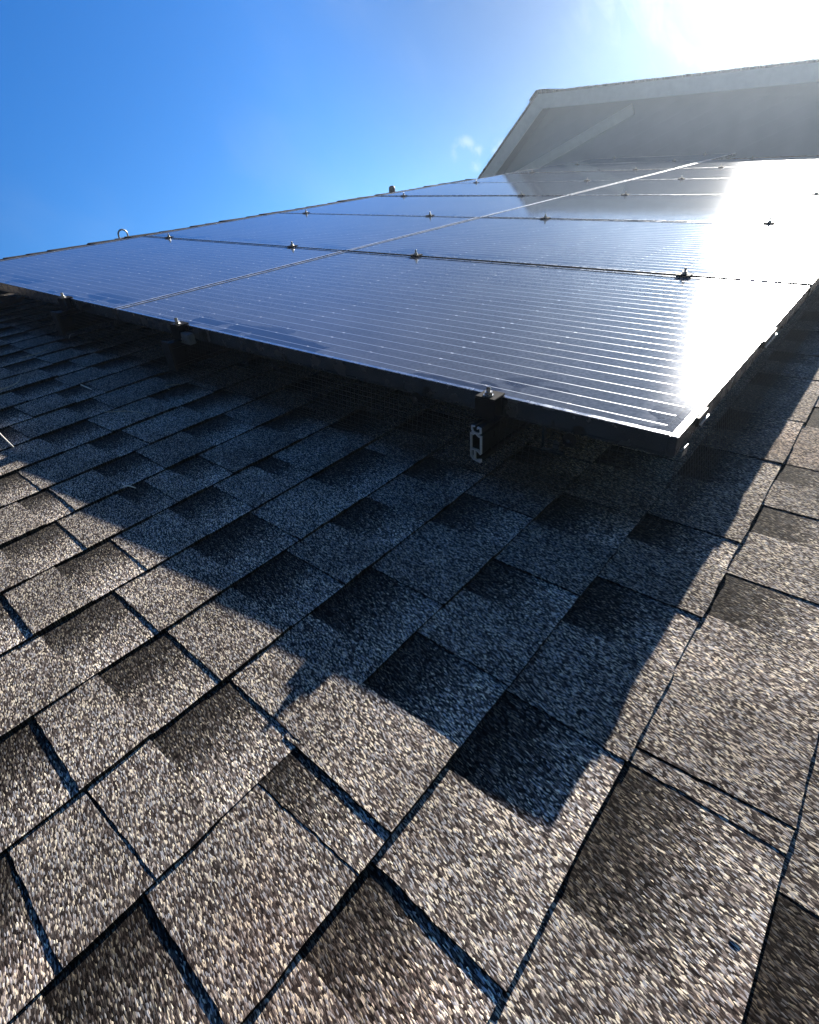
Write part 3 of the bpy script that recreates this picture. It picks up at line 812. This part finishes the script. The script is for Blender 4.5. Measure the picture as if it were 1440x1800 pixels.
# clips on the side of the panel frame
def side_clip(x, ln, label):
    r = empty('frame_clip', (x, -PW - 0.006, -0.004), label, 'clip', 'clips on the right edge of the panels')
    bm = bmesh.new(); box(bm, 0, ln, -0.006, -0.0006, -0.012, 0.003); bevel(bm, 0.001, 1); mesh_obj('clip_body', bm, MAT['plastic'], r)
    bm = bmesh.new(); box(bm, 0.002, ln - 0.002, -0.0085, -0.0062, -0.012, -0.008); mesh_obj('edge_strip', bm, MAT['steel'], r)
side_clip(0.082, 0.050, 'black clip with a bright edge on the sunlit panel side, nearest the corner')
side_clip(0.515, 0.110, 'black clip with a bright edge on the sunlit panel side, farther from the corner')
cc = empty('corner_tab', (0.016, -PW - 0.014, -0.022), 'tiny bright metal tab below the near right corner of the panels', 'tab')
bm = bmesh.new(); box(bm, -0.009, 0.009, -0.0022, 0, -0.012, 0.004); bevel(bm, 0.0005, 1); mesh_obj('tab_plate', bm, MAT['steel'], cc)

# ------------------------------------------------------------------ ridge fittings
rz = ROOF_Z + 0.05
an = empty('ring_anchor', (1.435, RIDGE_Y, rz - 0.004), 'grey steel ring anchor standing on the ridge at the left', 'roof anchor')
bm = bmesh.new()
pts = [(-0.036, 0, 0.0)] + [(-0.036, 0, 0.014)] + [(-0.036 * math.cos(a), 0, 0.022 + 0.034 * math.sin(a)) for a in [PI * k / 12 for k in range(13)]] + [(0.036, 0, 0.014), (0.036, 0, 0.0)]
tube(bm, pts, 0.0062, 8); mesh_obj('ring', bm, MAT['galv'], an, smooth=True)
bm = bmesh.new(); box(bm, -0.06, 0.06, -0.03, 0.03, -0.004, 0.002); bevel(bm, 0.001, 1); mesh_obj('base_plate', bm, MAT['galv'], an)
vt = empty('ridge_stub', (4.593, RIDGE_Y, rz - 0.008), 'short dark rounded stub standing on the ridge, beyond the ring anchor', 'vent stub')
bm = bmesh.new()
prof = [(0.036, 0), (0.036, 0.035), (0.034, 0.048), (0.027, 0.060), (0.014, 0.067)]
rings = []
for r_, z_ in prof: rings.append([bm.verts.new((r_ * math.cos(2 * PI * k / 16), r_ * math.sin(2 * PI * k / 16), z_)) for k in range(16)])
for a_, b_ in zip(rings[:-1], rings[1:]):
    for k in range(16): bm.faces.new((a_[k], a_[(k + 1) % 16], b_[(k + 1) % 16], b_[k]))
bm.faces.new(rings[-1])
mesh_obj('cap', bm, MAT['lead'], vt, smooth=True)
bm = bmesh.new(); cyl(bm, (0, 0, -0.004), (0, 0, 1), 0.055, 0.005, 20); mesh_obj('flange', bm, MAT['lead'], vt)

# ------------------------------------------------------------------ litter on the shingles
def needle(pts, r, mat, name, label, cat, group=None):
    base = Vector(pts[0]); bm = bmesh.new()
    n = len(pts); P_ = [Vector(p) - base for p in pts]
    fine_ = []
    for i in range(n - 1):
        for k in range(6):
            t_ = k / 6; p0 = P_[max(i - 1, 0)]; p1 = P_[i]; p2 = P_[i + 1]; p3 = P_[min(i + 2, n - 1)]
            fine_.append(0.5 * ((2 * p1) + (p2 - p0) * t_ + (2 * p0 - 5 * p1 + 4 * p2 - p3) * t_ ** 2 + (3 * p1 - p0 - 3 * p2 + p3) * t_ ** 3))
    fine_.append(P_[-1])
    m_ = len(fine_)
    tube(bm, fine_, [r * (1 - 0.6 * abs(2 * i / (m_ - 1) - 1) ** 3) for i in range(m_)], 6)
    o = mesh_obj(name, bm, mat, None, tuple(base), smooth=True); tag(o, label, cat, group)
zz = ROOF_Z + 0.010
GN = 'dry needles lying in the shade'
needle([(-0.114, 0.352, zz), (-0.150, 0.30, zz + .004), (-0.19, 0.29, zz + .003), (-0.235, 0.31, zz)], 0.0013, MAT['needle'], 'dry_needle', 'thin curved dry needle in the shade, the farthest up towards the panels on the left', 'needle', GN)
needle([(-0.30, 0.11, zz), (-0.345, 0.02, zz + .004), (-0.40, 0.0, zz + .006), (-0.42, 0.07, zz)], 0.0013, MAT['needle'], 'dry_needle', 'looped dry needle in the shade near the left edge of the picture', 'needle', GN)
needle([(-0.240, -0.170, zz), (-0.246, -0.20, zz + .006), (-0.240, -0.24, zz)], 0.0018, MAT['straw'], 'dry_needle', 'short pale straight needle in the middle of the left shade', 'needle', GN)
needle([(-0.292, -0.40, zz), (-0.300, -0.455, zz + .004), (-0.268, -0.50, zz + .004), (-0.240, -0.565, zz)], 0.0011, MAT['needle'], 'dry_needle', 'long wavy dry needle lying along a shingle edge in the shade', 'needle', GN)
needle([(-0.08, -0.44, zz), (-0.115, -0.425, zz + .004), (-0.122, -0.455, zz)], 0.0010, MAT['needle'], 'dry_needle', 'faint hooked needle in the deep shade below the rail cap', 'needle', GN)
needle([(-0.464, -0.857, zz), (-0.458, -0.870, zz + .003), (-0.452, -0.885, zz)], 0.0013, MAT['straw'], 'dry_needle', 'tiny pale needle in the shade close to its sunlit border', 'needle', GN)
needle([(0.01, 0.44, zz), (-0.015, 0.415, zz + .006), (-0.035, 0.385, zz)], 0.0016, MAT['straw'], 'dry_needle', 'small forked pale needle in the shade below the third rail', 'needle', GN)
needle([(-0.49, -0.20, zz + .004), (-0.511, -0.328, zz + .004), (-0.522, -0.460, zz + 0.001)], 0.0015, MAT['straw'], 'straw_twig', 'bright white straw twig at the left edge where sun meets shade', 'twig')
lf = empty('leaf_litter', (0.06, 1.40, zz), 'clump of dry brown leaves under the panels at the left edge', 'leaves')
rg = random.Random(12)
for k in range(7):
    bm = bmesh.new(); a0 = rg.uniform(0, 6.3); c0 = Vector((rg.uniform(-0.06, 0.05), rg.uniform(-0.12, 0.14), rg.uniform(0.0, 0.02)))
    L = rg.uniform(0.05, 0.09); ux = Vector((math.cos(a0), math.sin(a0), rg.uniform(-0.1, 0.3))); uy = Vector((-math.sin(a0), math.cos(a0), rg.uniform(-0.3, 0.5)))
    rows = []
    for i in range(7):
        t_ = i / 6; w = 0.35 * math.sin(PI * min(1, t_ * 0.97 + 0.02)) * L * (1 + 0.25 * (i % 2))
        cpt = c0 + ux * (t_ * L) + Vector((0, 0, 0.010 * math.sin(3 * t_ + k)))
        rows.append([bm.verts.new(cpt - uy * w + Vector((0, 0, 0.006))), bm.verts.new(cpt), bm.verts.new(cpt + uy * w + Vector((0, 0, 0.006)))])
    for i in range(6):
        for j in range(2): bm.faces.new((rows[i][j], rows[i][j + 1], rows[i + 1][j + 1], rows[i + 1][j]))
    bmesh.ops.solidify(bm, geom=bm.faces[:], thickness=0.0006)
    mesh_obj('leaf', bm, MAT['leaf'], lf)

# ------------------------------------------------------------------ thin volume added to imitate the sun's glare veil
bm = bmesh.new(); box(bm, -7.0, 17.0, -12.0, 14.0, -1.0, 9.0)
hm = bpy.data.materials.new('glare_haze'); hm.use_nodes = True
hm.node_tree.nodes.clear()
pv = N(hm.node_tree, 'ShaderNodeVolumePrincipled'); pv.inputs['Color'].default_value = (0.70, 0.83, 1.0, 1); pv.inputs['Density'].default_value = GLARE_HAZE; pv.inputs['Anisotropy'].default_value = 0.72
ho = N(hm.node_tree, 'ShaderNodeOutputMaterial'); hm.node_tree.links.new(pv.outputs[0], ho.inputs['Volume'])
hz = mesh_obj('glare_haze', bm, hm); hz.matrix_world = Matrix.Identity(4); tag(hz, kind='stuff')

# one dark speck of tar on the nearest shingles
sp = empty('tar_speck', (-0.531, -1.974, ROOF_Z - 0.0002), 'small black speck of tar on the sunlit shingle at the bottom right', 'speck')
bm = bmesh.new(); bmesh.ops.create_icosphere(bm, subdivisions=2, radius=1.0)
for v in bm.verts: v.co = Vector((v.co.x * 0.0017 * (1 + 0.4 * mnoise.noise(v.co * 1.7)), v.co.y * 0.0045 * (1 + 0.4 * mnoise.noise(v.co * 2.1)), v.co.z * 0.0008))
mesh_obj('blob', bm, MAT['hole'], sp)
